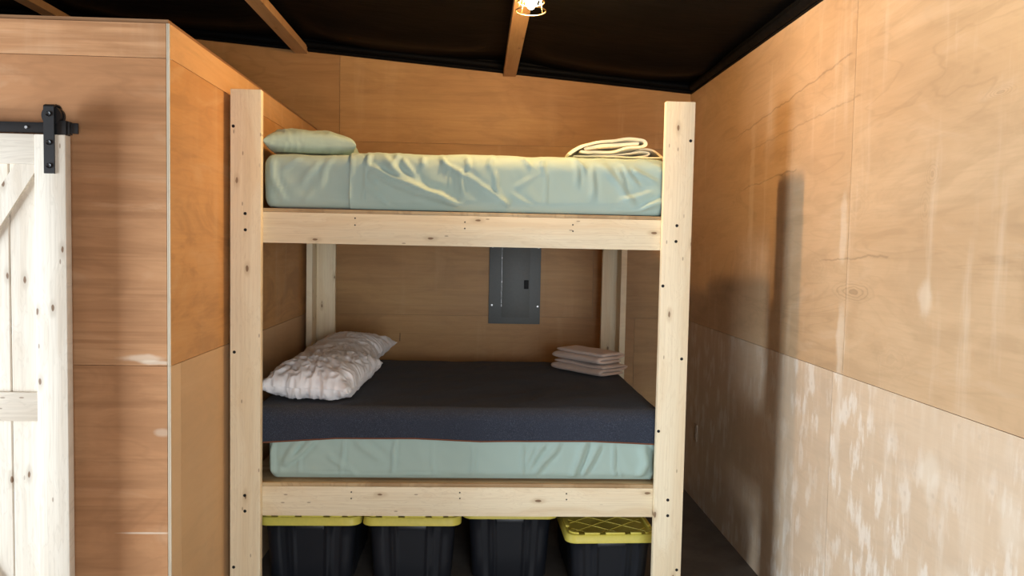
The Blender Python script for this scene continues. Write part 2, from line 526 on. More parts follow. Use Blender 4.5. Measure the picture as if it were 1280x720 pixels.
bm = BM()
box(bm, -4.5, XL - 0.008, YP + 0.008, 5.49, 2.4855, 2.50)
obj('trim_2', bm, M['ply_front'], kind='structure')

bm = BM()
box(bm, -5.0, 1.56, -4.0, 5.56, -0.10, 0.0)
obj('floor', bm, M['floor'], kind='structure')

# other walls of the room (behind the viewer), with the daylight openings
bm = BM()
box(bm, -5.0, 0.10, -1.55, -1.5, 0, 3.3)
box(bm, 0.10, 1.50, -1.55, -1.5, 2.15, 2.81)
obj('wall_rear', bm, M['ply_front'], kind='structure')
bm = BM()
box(bm, -5.05, -5.0, -1.55, 0.0, 0, 3.33)
box(bm, -5.05, -5.0, 2.6, 5.5, 0, 3.33)
box(bm, -5.05, -5.0, 0.0, 2.6, 2.2, 3.33)
obj('wall_far', bm, M['ply_front'], kind='structure')

# ceiling: black liner sagging between the rafters
BEAMS = [-4.25, -2.80, -1.25, 0.2025]
bm = BM()
nx, ny = 130, 190
X0, X1, Y0, Y1 = -5.05, 1.55, -4.05, 5.54
g = []
for j in range(ny + 1):
    y = Y0 + (Y1 - Y0) * j / ny
    rowv = []
    for i in range(nx + 1):
        x = X0 + (X1 - X0) * i / nx
        d = min(abs(x - b) for b in BEAMS + [1.66])
        sag = 0.03 * sstep(0.02, 0.6, d)
        z = roof(x) + 0.085 - sag
        z += 0.010 * nz(x * 1.2, y * 2.0, 3.0) + 0.004 * nz(x * 5, y * 4, 1.0)
        # roll of insulation bulging along the back wall
        b = math.exp(-((y - 5.02) / 0.20) ** 2)
        z -= 0.045 * b * sstep(0.05, 0.3, d) * (1 + 0.25 * nz(x * 2.2, 0, 7))
        rowv.append(bm.verts.new((x, y, z)))
    g.append(rowv)
for j in range(ny):
    for i in range(nx):
        bm.faces.new((g[j][i], g[j][i + 1], g[j + 1][i + 1], g[j + 1][i]))
o = obj('ceiling', bm, M['liner'], smooth='all', kind='structure')
so = o.modifiers.new('s', 'SOLIDIFY')
so.thickness = 0.02
so.offset = 1 if o.data.polygons[0].normal.z > 0 else -1

# black flashing where liner meets the walls
bm = BM()
for dz, dy, r in ((0.012, 0.015, 0.011), (0.045, 0.03, 0.022)):
    tube(bm, [(x, YB - dy, roof(x) + dz) for x in (-4.4, -1.3, 1.49)], r, 10)
prism(bm, [(-5.0, roof(-5.0) + 0.001), (1.56, roof(1.56) + 0.001), (1.56, roof(1.56) + 0.16), (-5.0, roof(-5.0) + 0.16)], 'Y', YB - 0.01, YB + 0.05)
obj('trim_3', bm, M['liner'], smooth=True, kind='structure')
bm = BM()
tube(bm, [(XR - 0.02, y, roof(XR) + 0.03) for y in (-3.9, 0, 5.4)], 0.025, 10)
box(bm, XR - 0.012, XR + 0.05, -4.0, 5.55, roof(XR) + 0.001, roof(XR) + 0.16)
obj('trim_4', bm, M['liner'], smooth=True, kind='structure')

for bx in BEAMS:
    bm = BM()
    zb = roof(bx) - 0.018
    box(bm, bx - 0.0445, bx + 0.0445, -3.95, YB - 0.004, zb, zb + 0.05, 0.003)
    obj('ceiling_beam', bm, M['beam'], kind='structure')

# ------------------------------------------------------------------ bunk bed
FY = 3.48
bed = thing('bunk_bed', 'raw pine lumber bunk bed with two berths standing between plywood walls', 'bunk bed', (-0.06, 4.3, 0))
POSTS = {
    'fl': ((-1.100, -0.965), (FY, FY + 0.038), (-1.100, -1.062), (FY + 0.0385, FY + 0.178), 2.372),
    'fr': ((0.838, 0.972), (FY, FY + 0.038), (0.934, 0.972), (FY + 0.0385, FY + 0.178), 2.372),
    'bl': ((-1.098, -0.938), (5.140, 5.178), (-1.098, -1.060), (5.0, 5.1395), 1.838),
    'br': ((0.838, 0.977), (5.140, 5.178), (0.939, 0.977), (5.0, 5.1395), 1.838),
}
BOLTS = {
    'fl': [(-1.086, 2.209), (-1.034, 1.826), (-1.033, 1.754), (-1.081, 1.207), (-1.034, 0.555), (-1.033, 0.483), (-1.083, 0.224)],
    'fr': [(0.954, 2.197), (0.903, 1.813), (0.901, 1.741), (0.847, 1.537), (0.944, 1.203), (0.847, 0.866), (0.900, 0.544), (0.902, 0.470), (0.952, 0.213)],
}
for k, (bx, by, sx, sy, top) in POSTS.items():
    bm = BM()
    box(bm, bx[0], bx[1], by[0], by[1], 0.001, top, 0.004)
    p = obj('post', bm, M['pine_z'], bed, smooth=True)
    bm = BM()
    box(bm, sx[0], sx[1], sy[0], sy[1], 0.001, top, 0.003)
    obj('side_board', bm, M['pine_zs'], p, smooth=True)
    for (x, z) in BOLTS.get(k, []):
        bm = BM()
        cyl(bm, (x, FY + 0.001, z), 'Y', 0.0072, -0.0025, 16, 0.0068, dome=-0.001)
        obj('bolt', bm, M['bolt'], p, smooth=True)
NAILS = {0: [(-0.556, 1.817), (-0.556, 1.786), (-0.061, 1.810), (-0.061, 1.781), (0.432, 1.808), (0.433, 1.779)],
         1: [(-0.562, 0.561), (-0.562, 0.531), (-0.064, 0.561), (-0.063, 0.534), (0.432, 0.559), (0.433, 0.531)]}
for lvl, z0, z1 in ((0, 1.699, 1.838), (1, 0.449, 0.586)):
    bm = BM()
    box(bm, -1.0610, 0.9330, FY + 0.0385, FY + 0.0765, z0, z1, 0.003)
    r = obj('front_rail', bm, M['pine_x'], bed, smooth=True)
    for (x, z) in NAILS[lvl]:
        bm = BM()
        cyl(bm, (x, FY + 0.0395, z), 'Y', 0.0035, -0.002, 10)
        obj('screw', bm, M['bolt'], r)
    bm = BM()
    box(bm, -1.0590, 0.9380, 5.1015, 5.1395, z0, z1, 0.003)
    obj('back_rail', bm, M['pine_x'], bed, smooth=True)
    for x0 in (-1.0610, 0.8955):
        bm = BM()
        box(bm, x0, x0 + 0.0375, FY + 0.077, 5.101, z0, z1, 0.003)
        obj('end_rail', bm, M['pine_y'], bed, smooth=True)
    for x in (-0.56, -0.062, 0.4325):
        bm = BM()
        box(bm, x - 0.019, x + 0.019, FY + 0.077, 5.101, z0 + 0.03, z1, 0.003)
        obj('joist', bm, M['pine_y'], bed, smooth=True)
    bm = BM()
    box(bm, -1.0605, 0.9325, FY + 0.0395, 5.138, z1 + 0.0005, z1 + 0.0165, 0.0015)
    obj('plywood_deck', bm, M['edge'], bed, smooth=True)

# ------------------------------------------------------------------ bedding
def rbox(lo, hi, r, step):
    """rounded box as a dense grid; returns bm and a list of (vert, normal)"""
    lo, hi = Vector(lo), Vector(hi)
    bm = BM()
    key = {}
    nrm = {}
    def V(p):
        q = Vector([max(lo[i] + r, min(hi[i] - r, p[i])) for i in range(3)])
        d = p - q
        n = d.normalized()
        s = q + n * r
        k = tuple(round(c, 5) for c in s)
        if k not in key:
            key[k] = bm.verts.new(s)
            nrm[key[k]] = n
        return key[k]
    def lin(a, b, st):
        m = max(2, int(round((b - a) / st)))
        ins = [a + (b - a) * i / m for i in range(m + 1)]
        # refine near the rounded ends
        return ins
    for ax in range(3):
        u, v = [i for i in range(3) if i != ax]
        U, W = lin(lo[u], hi[u], step), lin(lo[v], hi[v], step)
        for side in (lo[ax], hi[ax]):
            gr = []
            for a in U:
                rr = []
                for b in W:
                    p = Vector((0, 0, 0))
                    p[ax], p[u], p[v] = side, a, b
                    rr.append(V(p))
                gr.append(rr)
            for i in range(len(U) - 1):
                for j in range(len(W) - 1):
                    q = []
                    for vv in (gr[i][j], gr[i + 1][j], gr[i + 1][j + 1], gr[i][j + 1]):
                        if vv not in q:
                            q.append(vv)
                    if len(q) >= 3:
                        try:
                            bm.faces.new(q)
                        except ValueError:
                            pass
    return bm, nrm

def ridge(x, z, lines):
    """sum of crease profiles; lines: (points, amplitude, width)"""
    h = 0.0
    x, z = x + 0.012 * nz(x * 9, z * 9, 31.0), z + 0.012 * nz(x * 9, z * 9, 57.0)
    for pts, amp, w in lines:
        best, tt = 9.0, 0
        side = 1
        m = len(pts) - 1
        for i in range(m):
            ax, az = pts[i]
            bx, bz = pts[i + 1]
            dx, dz = bx - ax, bz - az
            L2 = dx * dx + dz * dz
            t_ = max(0.0, min(1.0, ((x - ax) * dx + (z - az) * dz) / L2))
            px, pz = ax + dx * t_, az + dz * t_
            d = math.hypot(x - px, z - pz)
            if d < best:
                best = d
                tt = (i + t_) / m
                side = 1 if dx * (z - az) - dz * (x - ax) > 0 else -1
        if best < 4 * w:
            fade = min(1.0, 4 * tt + 0.25) * min(1.0, 4 * (1 - tt) + 0.25)
            e = math.exp(-(best / w) ** 2)
            tr = -0.45 * math.exp(-((best - 1.6 * w) / (0.9 * w)) ** 2) if side > 0 else 0
            h += amp * fade * (e + tr)
    return h

def bedding(name, zlo, zhi, xl, label_m):
    x0, x1, y0, y1 = xl, 0.872, 3.558, 5.04
    root = thing(name, label_m, 'mattress', (0, 4.3, zlo))
    bm, _ = rbox((x0, y0, zlo), (x1, y1, zhi), 0.045, 0.06)
    obj('mattress_core', bm, M['mattress'], root, smooth='all')
    return root

def sheet_disp(x, y, z, zlo, zhi, seed, lines, amp):
    front = sstep(3.72, 3.56, y)
    d = ridge(x, z, lines) * front
    w = nz(x * 2.1 + seed, z * 3.0, seed)
    d += amp * (ridged(x * 5.5 + 0.8 * w + z * 4.0, z * 2.0 + w, seed) - 0.6) * 0.9
    d += amp * 0.5 * nz(x * 17 + z * 9, z * 8 + y * 9, seed + 4)
    d += amp * 1.2 * nz(x * 3, (z + y) * 3, seed + 9)
    return d

def sheet_over(name, parent, lo, hi, r, step, off, keep, seed, lines, amp, mat, floor_d=-0.007, cap=0.03):
    lo2 = tuple(a - off for a in lo)
    hi2 = tuple(a + off for a in hi)
    bm, nrm = rbox(lo2, hi2, r + off, step)
    kill = [f for f in bm.faces if not keep(f.calc_center_median())]
    bmesh.ops.delete(bm, geom=kill, context='FACES')
    for v in list(bm.verts):
        n = nrm.get(v)
        if n is None or not v.is_valid:
            continue
        d = sheet_disp(v.co.x, v.co.y, v.co.z, lo[2], hi[2], seed, lines, amp)
        tuck = sstep(lo[2] + 0.05, lo[2], v.co.z)
        d = d * (1 - 0.7 * tuck) - 0.012 * tuck
        v.co += n * min(max(d, floor_d), cap)
        v.co.z = max(v.co.z, lo[2] + 0.0012)
    o = obj(name, bm, mat, parent, smooth='all')
    return o

UP0, UP1 = 1.856, 2.098
LO0, LO1 = 0.604, 0.925
up_lines = [
    ([(-0.505, 2.056), (-0.287, 1.961), (-0.011, 1.863)], 0.020, 0.012),
    ([(-0.496, 2.024), (-0.286, 1.939), (-0.066, 1.866)], 0.016, 0.009),
    ([(-0.433, 2.103), (-0.351, 2.014), (-0.232, 1.944), (-0.104, 1.902)], 0.018, 0.016),
    ([(-0.352, 2.096), (-0.269, 1.989)], 0.010, 0.012),
    ([(-0.143, 2.083), (-0.127, 1.956)], 0.006, 0.005),
    ([(-0.088, 2.057), (-0.068, 1.939)], 0.008, 0.010),
    ([(0.063, 2.060), (0.078, 1.970), (0.144, 1.871)], 0.012, 0.010),
    ([(-0.014, 1.995), (0.079, 1.933), (0.154, 1.871)], 0.012, 0.010),
    ([(0.152, 1.953), (0.264, 1.873)], 0.008, 0.010),
    ([(0.297, 2.075), (0.315, 1.884)], 0.008, 0.008),
    ([(-0.513, 1.956), (-0.376, 1.859)], 0.008, 0.008),
    ([(-0.505, 2.011), (-0.459, 1.975)], 0.007, 0.007),
    ([(0.437, 2.090), (0.453, 1.988)], 0.007, 0.010),
    ([(0.520, 2.078), (0.524, 1.920)], 0.006, 0.012),
    ([(0.632, 2.074), (0.669, 1.993)], 0.008, 0.010),
    ([(0.666, 2.082), (0.739, 1.987)], 0.010, 0.010),
    ([(0.708, 2.076), (0.815, 2.017)], 0.010, 0.010),
    ([(0.56, 2.09), (0.72, 1.90)], 0.009, 0.014),
    ([(-0.20, 2.10), (0.0, 1.99)], 0.009, 0.012),
    ([(0.60, 1.866), (0.74, 1.885), (0.868, 1.935)], 0.018, 0.011),
    ([(0.66, 1.925), (0.80, 1.96)], 0.009, 0.012),
    ([(0.16, 1.97), (0.30, 2.05)], 0.003, 0.012),
]
for q in range(9):
    xa = -0.49 + q * 0.115 + random.uniform(-.03, .03)
    up_lines.append(([(xa, 2.11), (xa + random.uniform(-0.02, 0.05), 2.06)], 0.012, 0.011))
up_left = [
    ([(-0.815, 2.091), (-0.895, 2.028)], 0.010, 0.010),
    ([(-0.721, 2.086), (-0.774, 2.018), (-0.801, 1.963)], 0.011, 0.012),
    ([(-0.661, 2.095), (-0.707, 2.033), (-0.720, 1.965)], 0.012, 0.010),
    ([(-0.945, 2.08), (-0.93, 2.0), (-0.87, 1.87)], 0.016, 0.012),
    ([(-0.80, 1.88), (-0.74, 1.96)], 0.006, 0.008),
]
lo_lines = [
    ([(-0.603, 0.795), (-0.610, 0.621)], 0.0105, 0.006),
    ([(-0.364, 0.797), (-0.385, 0.618)], 0.0120, 0.007),
    ([(-0.188, 0.794), (-0.190, 0.629)], 0.0075, 0.005),
    ([(-0.011, 0.781), (-0.004, 0.625)], 0.0090, 0.006),
    ([(0.222, 0.783), (0.225, 0.622)], 0.0090, 0.006),
    ([(0.391, 0.785), (0.281, 0.641)], 0.0150, 0.014),
    ([(0.327, 0.785), (0.260, 0.661)], 0.0120, 0.010),
    ([(0.523, 0.800), (0.461, 0.620)], 0.0210, 0.014),
    ([(0.582, 0.790), (0.510, 0.630)], 0.0120, 0.012),
    ([(0.288, 0.774), (0.243, 0.679)], 0.0090, 0.010),
    ([(0.653, 0.790), (0.657, 0.612)], 0.0090, 0.006),
    ([(0.788, 0.780), (0.812, 0.697), (0.778, 0.625)], 0.0180, 0.020),
    ([(0.677, 0.654), (0.707, 0.618)], 0.0075, 0.006),
    ([(-0.800, 0.800), (-0.876, 0.681)], 0.0300, 0.013),
    ([(-0.740, 0.800), (-0.800, 0.735), (-0.863, 0.681)], 0.0270, 0.012),
    ([(-0.671, 0.724), (-0.588, 0.654)], 0.0105, 0.012),
    ([(-0.801, 0.723), (-0.807, 0.618)], 0.0075, 0.005),
    ([(-0.925, 0.780), (-0.928, 0.624)], 0.0180, 0.010),
    ([(-0.581, 0.669), (-0.532, 0.620)], 0.0090, 0.008),
    ([(-0.560, 0.800), (-0.420, 0.700)], 0.0090, 0.020),
    ([(-0.80, 0.632), (-0.10, 0.624)], 0.0105, 0.006),
]
HX = -0.508     # stitched edge of the flat sheet's hem on the upper berth
lo_, hi_ = (-0.972, 3.558, UP0), (0.872, 5.04, UP1)
mu = bedding('mattress', UP0, UP1, -0.972, 'upper bunk mattress in a sage green fitted sheet')
sheet_over('fitted_sheet', mu, lo_, hi_, 0.045, 0.0145, 0.008, lambda c: c.z > UP0 + 0.002, 2.0, up_left, 0.004, M['sheet'], -0.006, 0.011)
fs = sheet_over('flat_sheet', None, lo_, hi_, 0.05, 0.0095, 0.024,
                lambda c: c.x > HX and c.x < 0.99 and c.z > UP0 + 0.002 and c.y < 4.98, 5.0, up_lines, 0.006, M['sheet'], -0.003, 0.03)
tag(fs, 'rumpled sage green flat sheet tucked over the upper bunk mattress', 'sheet')
hem = sheet_over('turned_hem', fs, lo_, hi_, 0.05, 0.0105, 0.021,
                 lambda c: HX - 0.078 < c.x < HX + 0.006 and c.z > UP0 + 0.002 and c.y < 4.98, 8.0,
                 [([(HX - 0.004, 2.12), (HX - 0.012, 1.86)], 0.010, 0.006), ([(-0.578, 2.12), (-0.575, 1.86)], 0.006, 0.006)], 0.003, M['sheet'], -0.0005, 0.02)
lo2, hi2 = (-0.948, 3.558, LO0), (0.872, 5.04, LO1)
ml = bedding('mattress', LO0, LO1, -0.948, 'lower bunk mattress in a mint green fitted sheet, mostly under the dark blanket')
sheet_over('fitted_sheet', ml, lo2, hi2, 0.045, 0.0095, 0.009, lambda c: c.z > LO0 + 0.002, 11.0, lo_lines, 0.004, M['sheet'], -0.007, 0.0115)

# charcoal wool blanket draped over the lower mattress
def hem_z(x):
    pts = [(-1.02, 0.783), (-0.962, 0.786), (-0.781, 0.797), (-0.636, 0.807), (-0.27, 0.809), (0.026, 0.797), (0.174, 0.800), (0.547, 0.803), (0.83, 0.792), (1.2, 0.79)]
    for (a, za), (b, zb) in zip(pts, pts[1:]):
        if x <= b:
            return za + (zb - za) * max(0, (x - a)) / (b - a)
    return pts[-1][1]
top = LO1 + 0.022
Rr = 0.055
yf, xr_ = 3.558 - 0.022, 0.872 + 0.014
NX, NY = 200, 170
def path(s, edge):
    """distance s past the start of the rounding -> (outward offset from the flat's end, drop)"""
    if s <= 0:
        return s, 0.0
    q = Rr * math.pi / 2
    if s < q:
        a = s / Rr
        return Rr * math.sin(a), Rr * (1 - math.cos(a))
    return Rr, Rr + (s - q)
bm = BM()
rows = []
hempts = []
for j in range(NY + 1):
    rr = []
    for i in range(NX + 1):
        xs = -1.005 + (2.03) * i / NX          # cloth coordinate along the bed
        ex, dzx = path(xs - (xr_ - Rr), 0)
        x = (xr_ - Rr) + ex if xs > xr_ - Rr else xs
        drop_front = (top - hem_z(x)) - Rr + Rr * math.pi / 2
        t_ = j / NY
        back = 1.44
        s = drop_front - t_ * (drop_front + back)
        ey, dzy = path(s, 0)
        y = (yf + Rr) - ey if s > 0 else (yf + Rr) - s
        dz = max(dzx, dzy)
        if dzx > 0 and dzy > 0:
            dz = max(dz, (dzx ** 3 + dzy ** 3) ** (1 / 3.0) if dzx + dzy < 0.3 else dz)
        z = top - dz
        w1 = nz(x * 2.3, y * 2.3, 4.0)
        lump = 0.006 * w1 + 0.0035 * nz(x * 6, y * 6, 2.0) + 0.004 * (ridged(x * 3 + w1, y * 4 - x * 2, 5) - 0.5)
        if dzx == 0 and dzy == 0:
            z += lump
        else:
            y -= (lump * 0.6 + 0.004) if dzy > 0 else 0
            if dzx > 0:
                x += 0.006 + 0.6 * lump
        rr.append(bm.verts.new((x, y, max(z, 0.64))))
        if j == 0:
            hempts.append((x, y - 0.0012, max(z, 0.64)))
    rows.append(rr)
for j in range(NY):
    for i in range(NX):
        bm.faces.new((rows[j][i], rows[j][i + 1], rows[j + 1][i + 1], rows[j + 1][i]))
bl = obj('wool_blanket', bm, M['wool'], smooth='all')
so = bl.modifiers.new('s', 'SOLIDIFY')
so.thickness = 0.004
so.offset = 0
tag(bl, 'charcoal wool blanket with rust stitched edge draped over the lower mattress', 'blanket')
bm = BM()
tube(bm, [p for k, p in enumerate(hempts) if p[0] < xr_ - 0.002 or k % 3 == 0], 0.0036, 6)
obj('edge_stitching', bm, M['stitch'], bl, smooth='all', label='rust brown stitched edge')

# ------------------------------------------------------------------ pillows
def pillow(name, label, mat, centre, W, L, T, rot, floor_fn, seed, amp, freq, dirn=(1.0, 0.4), puff=0.55):
    n = 150
    bm = BM()
    sides = []
    Rm = Matrix.Rotation(rot[2], 4, 'Z') @ Matrix.Rotation(rot[1], 4, 'Y') @ Matrix.Rotation(rot[0], 4, 'X')
    c = Vector(centre)
    grid = {}
    for s in (1, -1):
        for i in range(n + 1):
            for j in range(n + 1):
                edge = i in (0, n) or j in (0, n)
                if edge and s == -1:
                    grid[(s, i, j)] = grid[(1, i, j)]
                    continue
                u = math.sin((i / n - 0.5) * math.pi)
                v = math.sin((j / n - 0.5) * math.pi)
                px = W / 2 * u * (1 - 0.085 * (1 - v * v))
                py = L / 2 * v * (1 - 0.06 * (1 - u * u))
                env = max(0.0, (1 - u ** 2) * (1 - v ** 2))
                h = T / 2 * (max(0, 1 - abs(u) ** 2.6) * max(0, 1 - abs(v) ** 2.8)) ** puff
                w = nz(px * 5 + seed, py * 5, seed)
                a = px * dirn[0] + py * dirn[1]
                b = -px * dirn[1] + py * dirn[0]
                wr = (ridged(a * freq + 1.2 * w, b * freq * 0.45 + w, seed + s) - 0.55)
                wr += 0.6 * (ridged(a * freq * 1.9 + w * 2, b * freq * 1.3, seed + 5 + s) - 0.5) + 0.9 * nz(px * 7, py * 7, seed + 8)
                # gathers radiating from the corners
                ang = math.atan2(py, px)
                rad = math.hypot(u, v)
                wr += 0.8 * sstep(0.6, 1.2, rad) * nz(ang * 9, rad * 1.5, seed + 3)
                h += amp * wr * min(1.0, env * 6)
                k_ = 1.0 + (0.75 if amp > 0.007 else 0.25) * amp * wr / (W / 2) * sstep(0.35, 0.9, max(abs(u), abs(v)))
                px, py = px * k_, py * k_
                p = c + (Rm @ Vector((px, py, s * max(h, 0.0) + 0.012 * w * (1 - env))))
                fl = floor_fn(p)
                if p.z < fl:
                    p.z = fl + (0.0005 if s == 1 else 0.0)
                grid[(s, i, j)] = bm.verts.new(p)
    for s in (1, -1):
        for i in range(n):
            for j in range(n):
                q = [grid[(s, i, j)], grid[(s, i + 1, j)], grid[(s, i + 1, j + 1)], grid[(s, i, j + 1)]]
                if s == -1:
                    q.reverse()
                try:
                    bm.faces.new(q)
                except ValueError:
                    pass
    o = obj(name, bm, mat, smooth='all')
    tag(o, label, 'pillow')
    return o

pillow('pillow', 'sage green pillow lying on the upper bunk', M['sheet'], (-0.835, 4.03, 2.178), 0.43, 0.62, 0.165, (0.0, 0.04, 0.10),
       lambda p: 2.132, 3.0, 0.006, 8.0, (1.0, 0.5), 0.34)
pillow('pillow', 'crumpled white pillow at the front, covering a corner of the other white one', M['white'], (-0.772, 3.945, 1.035), 0.44, 0.66, 0.21, (0.05, 0.05, -0.10),
       lambda p: top + 0.012, 21.0, 0.0105, 15.0, (1.0, 0.6), 0.46)
def lean(p):
    return top + 0.012
pillow('pillow', 'white pillow behind the crumpled one, against the back of the lower bunk', M['white'], (-0.78, 4.68, 1.05), 0.44, 0.62, 0.19, (0.10, 0.02, -0.16),
       lean, 34.0, 0.0085, 14.0, (0.7, 1.0))

# ------------------------------------------------------------------ folded cloths
def catmull(pts, sub=8):
    P_ = [Vector((*p, 0)) for p in pts]
    out = []
    for i in range(len(P_) - 1):
        p0, p1, p2, p3 = P_[max(i - 1, 0)], P_[i], P_[i + 1], P_[min(i + 2, len(P_) - 1)]
        for k in range(sub):
            t_ = k / sub
            out.append(0.5 * ((2 * p1) + (p2 - p0) * t_ + (2 * p0 - 5 * p1 + 4 * p2 - p3) * t_ * t_ + (3 * p1 - p0 - 3 * p2 + p3) * t_ ** 3))
    out.append(P_[-1])
    return out

def ribbon(bm, pts, th, origin, sdir, tdir, t0, t1, nt, seed, jit=0.004, tilt=0.0):
    """a cloth layer: centreline pts (s, z) thickened by th and drawn along tdir"""
    cl = catmull(pts)
    n = len(cl)
    sec = []
    nor = []
    for i in range(n):
        tg = (cl[min(i + 1, n - 1)] - cl[max(i - 1, 0)]).normalized()
        nor.append(Vector((-tg.y, tg.x, 0)))
    for i in range(n):
        e = min(1.0, 0.55 + min(i, n - 1 - i) / 3.0)
        sec.append(cl[i] + nor[i] * th / 2 * e)
    for i in reversed(range(n)):
        e = min(1.0, 0.55 + min(i, n - 1 - i) / 3.0)
        sec.append(cl[i] - nor[i] * th / 2 * e)
    m = len(sec)
    o = Vector(origin)
    sd, td = Vector(sdir), Vector(tdir)
    loops = []
    for k in range(nt + 1):
        f = k / nt
        t_ = t0 + (t1 - t0) * f
        endr = min(1.0, 0.62 + 0.38 * math.sqrt(min(1.0, min(f, 1 - f) * 9)))
        lp = []
        for i, q in enumerate(sec):
            c = cl[i if i < n else 2 * n - 1 - i]
            ww = nz(q.x * 6 + seed, t_ * 5, q.y * 8)
            s = q.x + jit * ww
            z = c.y + (q.y - c.y) * endr + jit * 0.6 * nz(q.x * 9 + 3, t_ * 9, seed) * (1 if q.y > 0.012 else 0.2)
            tt = t_ + jit * 1.6 * nz(q.x * 7, q.y * 20, seed + k * 0.02)
            p = o + sd * s + td * tt + Vector((0, 0, z + tilt * s))
            lp.append(bm.verts.new(p))
        loops.append(lp)
    for a, b in zip(loops, loops[1:]):
        for i in range(m):
            bm.faces.new((a[i], a[(i + 1) % m], b[(i + 1) % m], b[i]))
    for lp, rev in ((loops[0], False), (loops[-1], True)):
        for i in range(n - 1):
            q = [lp[i], lp[i + 1], lp[m - 2 - i], lp[m - 1 - i]]
            bm.faces.new(q if rev else q[::-1])

# cream throw crumpled on the upper berth
bm = BM()
zt_ = UP1 + 0.034
O_ = (0.425, 3.66, zt_)
ribbon(bm, [(0.0, 0.012), (0.04, 0.036), (0.09, 0.062), (0.17, 0.080), (0.27, 0.088), (0.345, 0.091), (0.362, 0.078), (0.345, 0.060), (0.27, 0.044), (0.18, 0.027), (0.11, 0.025), (0.06, 0.028)],
       0.017, O_, (1, 0, 0), (0, 1, 0), 0.0, 0.42, 40, 1.0, 0.016)
ribbon(bm, [(0.07, 0.040), (0.14, 0.056), (0.22, 0.064), (0.30, 0.072), (0.335, 0.074)], 0.022, O_, (1, 0, 0), (0, 1, 0), 0.012, 0.40, 24, 12.0, 0.006)
ribbon(bm, [(0.10, 0.010), (0.19, 0.012), (0.27, 0.026), (0.35, 0.034), (0.385, 0.026), (0.36, 0.014), (0.28, 0.008)], 0.010, O_, (1, 0, 0), (0, 1, 0), 0.01, 0.40, 24, 4.0, 0.008)
ribbon(bm, [(0.02, 0.006), (0.12, 0.007), (0.24, 0.007), (0.40, 0.006), (0.455, 0.010)], 0.010, O_, (1, 0, 0), (0, 1, 0), 0.0, 0.42, 24, 6.0, 0.004)
ribbon(bm, [(0.30, 0.030), (0.365, 0.052), (0.41, 0.045), (0.445, 0.020), (0.46, 0.006)], 0.012, O_, (1, 0, 0), (0, 1, 0), 0.05, 0.40, 22, 9.0, 0.008)
tb = obj('throw_blanket', bm, M['cream'], smooth=True)
tag(tb, 'cream throw blanket loosely folded at one end of the upper bunk', 'blanket')

# two folded towels on the lower berth
a_dir, b_dir = Vector((-0.60, 0.80, 0)), Vector((0.80, 0.60, 0))
base = Vector((0.705, 4.37, top + 0.014))
def towel(z0, s1, seed, label, shift, ht):
    bm = BM()
    h = ht / 3.3
    S1 = s1
    pts = [(S1 - 0.03, h * 0.62), (0.12, h * 0.55), (0.035, h * 0.58), (0.008, h * 1.05), (0.03, h * 1.62), (0.12, h * 1.60), (S1 - 0.035, h * 1.66), (S1 + 0.002, h * 2.15), (S1 - 0.03, h * 2.70),
           (0.14, h * 2.72), (0.03, h * 2.66)]
    ribbon(bm, pts, h * 1.02, base + Vector((0, 0, z0)) + a_dir * shift[0] + b_dir * shift[1], b_dir, a_dir, 0.0, 0.40, 30, seed, 0.009)
    o = obj('folded_towel', bm, M['towel'], smooth='all')
    tag(o, label, 'towel', 'folded towels on the lower bunk')
towel(0.0, 0.24, 2.0, 'dusty pink folded towel underneath, resting directly on the charcoal blanket', (0.0, 0.0), 0.062)
towel(0.068, 0.22, 7.0, 'dusty pink folded towel on top of the other one', (0.015, 0.012), 0.066)

# ------------------------------------------------------------------ storage totes
def rrect(w, d, r, nc=6, ns=44):
    """points of a rounded rectangle, counter-clockwise, with (side, fraction)"""
    out = []
    cs = [(w / 2 - r, -d / 2 + r, -90), (w / 2 - r, d / 2 - r, 0), (-w / 2 + r, d / 2 - r, 90), (-w / 2 + r, -d / 2 + r, 180)]
    for k, (cx, cy, a0) in enumerate(cs):
        for i in range(nc + 1):
            a = math.radians(a0 + 90 * i / nc)
            out.append((cx + r * math.cos(a), cy + r * math.sin(a), None, math.cos(a), math.sin(a)))
        nx_, ny_ = (1, 0), (0, 1)
        nrm = [(1, 0), (0, 1), (-1, 0), (0, -1)][k]
        p = cs[(k + 1) % 4]
        ex = (cx + r * math.cos(math.radians(a0 + 90)), cy + r * math.sin(math.radians(a0 + 90)))
        a1 = math.radians(p[2])
        sx = (p[0] + r * math.cos(a1), p[1] + r * math.sin(a1))
        for i in range(1, ns):
            f = i / ns
            out.append((ex[0] + (sx[0] - ex[0]) * f, ex[1] + (sx[1] - ex[1]) * f, f, nrm[0], nrm[1]))
    return out

def clip(x0, y0, x1, y1, w, d):
    t0, t1 = 0.0, 1.0
    dx, dy = x1 - x0, y1 - y0
    for p, q in ((-dx, x0 + w), (dx, w - x0), (-dy, y0 + d), (dy, d - y0)):
        if abs(p) < 1e-9:
            if q < 0:
                return None
        else:
            r = q / p
            if p < 0:
                t0 = max(t0, r)
            else:
                t1 = min(t1, r)
    if t0 >= t1:
        return None
    return x0 + dx * t0, y0 + dy * t0, x0 + dx * t1, y0 + dy * t1

